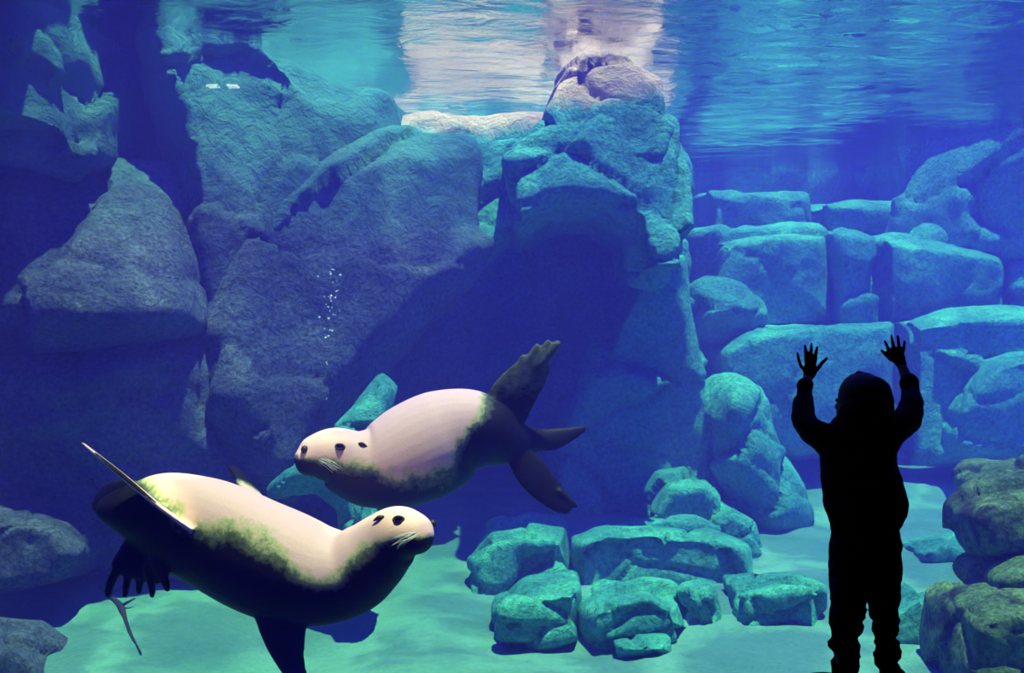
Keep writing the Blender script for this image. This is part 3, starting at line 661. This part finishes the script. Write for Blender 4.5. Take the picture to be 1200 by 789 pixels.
    sl = [[(985, 524, 0.0), (966, 513, 0.01), (947, 500, 0.05), (941, 480, 0.10), (943, 463, 0.14), (944, 452, 0.165)], [(1030, 522, 0.0), (1048, 505, 0.01), (1063, 491, 0.05), (1068, 473, 0.10), (1067, 460, 0.14), (1065, 446, 0.165)]]
    for a in sl:
        tube(bm, [C(*q) for q in a], [0.064, 0.054, 0.045, 0.040, 0.032, 0.031], 16)
    me = remesh(bm, 0.006); v = smooth_verts(me, get_v(me), 4); set_v(me, v); n = get_n(me)
    fold = 0.0055 * fbm(v * np.array((14., 14., 18.)), 4, 3) + 0.0015 * np.sin(v[:, 2] * 70 + 4 * fbm(v * 8, 9, 2))
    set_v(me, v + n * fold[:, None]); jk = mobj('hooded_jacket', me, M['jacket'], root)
    for a in sl:                                                      # ribbed cuffs and hem
        bm = bmesh.new(); p0, p1 = C(*a[-2]), C(*a[-1]); tube(bm, [p0 * 0.25 + p1 * 0.75, p1, p1 * 1.25 - p0 * 0.25], [0.035, 0.037, 0.033], 18); bm_obj('cuff', bm, M['jacket'], jk)
    bm = bmesh.new(); tube(bm, [C(1014, 594), C(1015, 602), C(1015, 608)], [0.145, 0.147, 0.138], 30, side=(1, 0, 0), flat=0.68); bm_obj('hem', bm, M['jacket'], jk)
    # trousers
    bm = bmesh.new()
    tube(bm, [C(1013, 598), C(1013, 625), C(1014, 650)], [0.122, 0.118, 0.112], 24, side=(1, 0, 0), flat=0.72)
    tube(bm, [C(996, 630), C(994, 670), C(993, 705), C(992, 735), C(991, 765), C(991, 781)], [0.068, 0.064, 0.060, 0.053, 0.046, 0.048], 18)
    tube(bm, [C(1033, 630), C(1035, 670), C(1036, 700), C(1038, 735), C(1040, 765), C(1042, 786)], [0.068, 0.064, 0.058, 0.046, 0.038, 0.042], 18)
    me = remesh(bm, 0.006); v = smooth_verts(me, get_v(me), 3); set_v(me, v); n = get_n(me)
    low = np.clip((0.45 - v[:, 2]) / 0.25, 0, 1)
    fold = (0.004 + 0.009 * low) * fbm(v * np.array((18., 18., 34.)), 14, 3)
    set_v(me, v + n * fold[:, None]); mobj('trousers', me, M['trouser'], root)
    for c, dx in (((990, 800), -0.05), ((1043, 803), 0.012)):
        bm = bmesh.new(); b = C(*c); z = 0.0
        tube(bm, [(b[0] - dx * 0.3, YC - 0.045, 0.040), (b[0], YC, 0.042), (b[0] + dx, YC + 0.06, 0.034), (b[0] + dx * 1.6, YC + 0.11, 0.028)], [0.036, 0.040, 0.040, 0.028], 16, side=(1, 0, 0), flat=0.9)
        tube(bm, [(b[0], YC - 0.01, 0.05), (b[0], YC - 0.01, 0.085), (b[0], YC - 0.01, 0.10)], [0.036, 0.034, 0.035], 14)
        me = remesh(bm, 0.006); v = smooth_verts(me, get_v(me), 3); v[:, 2] = np.maximum(v[:, 2], 0.014); set_v(me, v); sh = mobj('shoe', me, M['shoe'], root)
        bm = bmesh.new(); rows = [(-0.084, 0.028), (-0.06, 0.04), (0.0, 0.042), (0.06, 0.044), (0.11, 0.036), (0.142, 0.016)]
        lft = [(b[0] + dx * (r[0] / 0.075 if r[0] > 0 else 0) - r[1], YC + r[0]) for r in rows]; rgt = [(b[0] + dx * (r[0] / 0.075 if r[0] > 0 else 0) + r[1], YC + r[0]) for r in rows]
        ol = lft + rgt[::-1]
        loft(bm, [np.array([(x, y, 0.0) for x, y in ol]), np.array([(x, y, 0.016) for x, y in ol])]); bm_obj('sole', bm, M['shoe'], sh, smooth=False)
build_child()

# ------------------------------------------------------------------ small things
# twig lying on the sand
bm = bmesh.new(); Yt = 6.35
pts = [(117, 690), (127, 699), (141, 711), (148, 730), (155, 748), (165, 766)]
tw = []
for i, (x, y) in enumerate(pts):
    ry = np.linspace(5.5, 12, 400); rz = floor_z(0, ry) + 0.045
    yy = float(np.interp(-y, -(394.5 + (CAMZ - rz) / ry * F)[::1], ry)); g = P(x, y, yy); tw.append(g)
tube(bm, tw, [0.008, 0.017, 0.022, 0.012, 0.010, 0.006], 8)
tube(bm, [tw[2], tw[2] + np.array((0.05, -0.02, 0.03)), tw[2] + np.array((0.09, 0.0, 0.05))], [0.012, 0.009, 0.004], 6)
tube(bm, [tw[1], tw[1] + np.array((0.03, 0.08, 0.03)), tw[1] + np.array((0.06, 0.16, 0.05))], [0.010, 0.008, 0.003], 6)
tg = bm_obj('twig', bm, M['twig']); rebase(tg); tag(tg, 'thin dark twig lying on the sand below the lower sea lion', 'twig')

# bubbles rising along the left wall
def bubble_mat():
    m, nt, out = new_mat('air_bubble'); L = nt.links.new
    fr = N(nt, 'ShaderNodeLayerWeight', Blend=0.35); t = N(nt, 'ShaderNodeBsdfTransparent'); g = N(nt, 'ShaderNodeBsdfPrincipled', Roughness=0.1)
    g.inputs['Base Color'].default_value = (0.8, 0.95, 1, 1)
    mx = N(nt, 'ShaderNodeMixShader'); mp = N(nt, 'ShaderNodeMath', operation='MULTIPLY_ADD'); mp.inputs[1].default_value = 0.6; mp.inputs[2].default_value = 0.35
    L(fr.outputs['Facing'], mp.inputs[0]); L(mp.outputs[0], mx.inputs[0]); L(t.outputs[0], mx.inputs[1]); L(g.outputs[0], mx.inputs[2]); L(mx.outputs[0], out.inputs[0])
    return m
M['bubble'] = bubble_mat()
bm = bmesh.new(); bmesh.ops.create_icosphere(bm, subdivisions=2, radius=1.0)
bme = bpy.data.meshes.new('bubble'); bm.to_mesh(bme); bm.free(); bme.materials.append(M['bubble'])
bme.polygons.foreach_set('use_smooth', [True] * len(bme.polygons))
rng = random.Random(8)
for i in range(34):
    t = rng.random()
    x, y = (392 + rng.gauss(0, 7) - 4 * t, 315 + t * 65) if i < 26 else (384 + rng.gauss(0, 2.5), 385 + rng.random() * 85)
    o = bpy.data.objects.new('bubble', bme); COL.objects.link(o); o.location = P(x, y, 6.0 + rng.uniform(-.1, .1))
    s = rng.uniform(0.003, 0.0075); o.scale = (s, s, s * 0.85)
    tag(o, 'tiny air bubble rising above the upper sea lion', 'bubble', 'air bubbles rising above the upper sea lion')
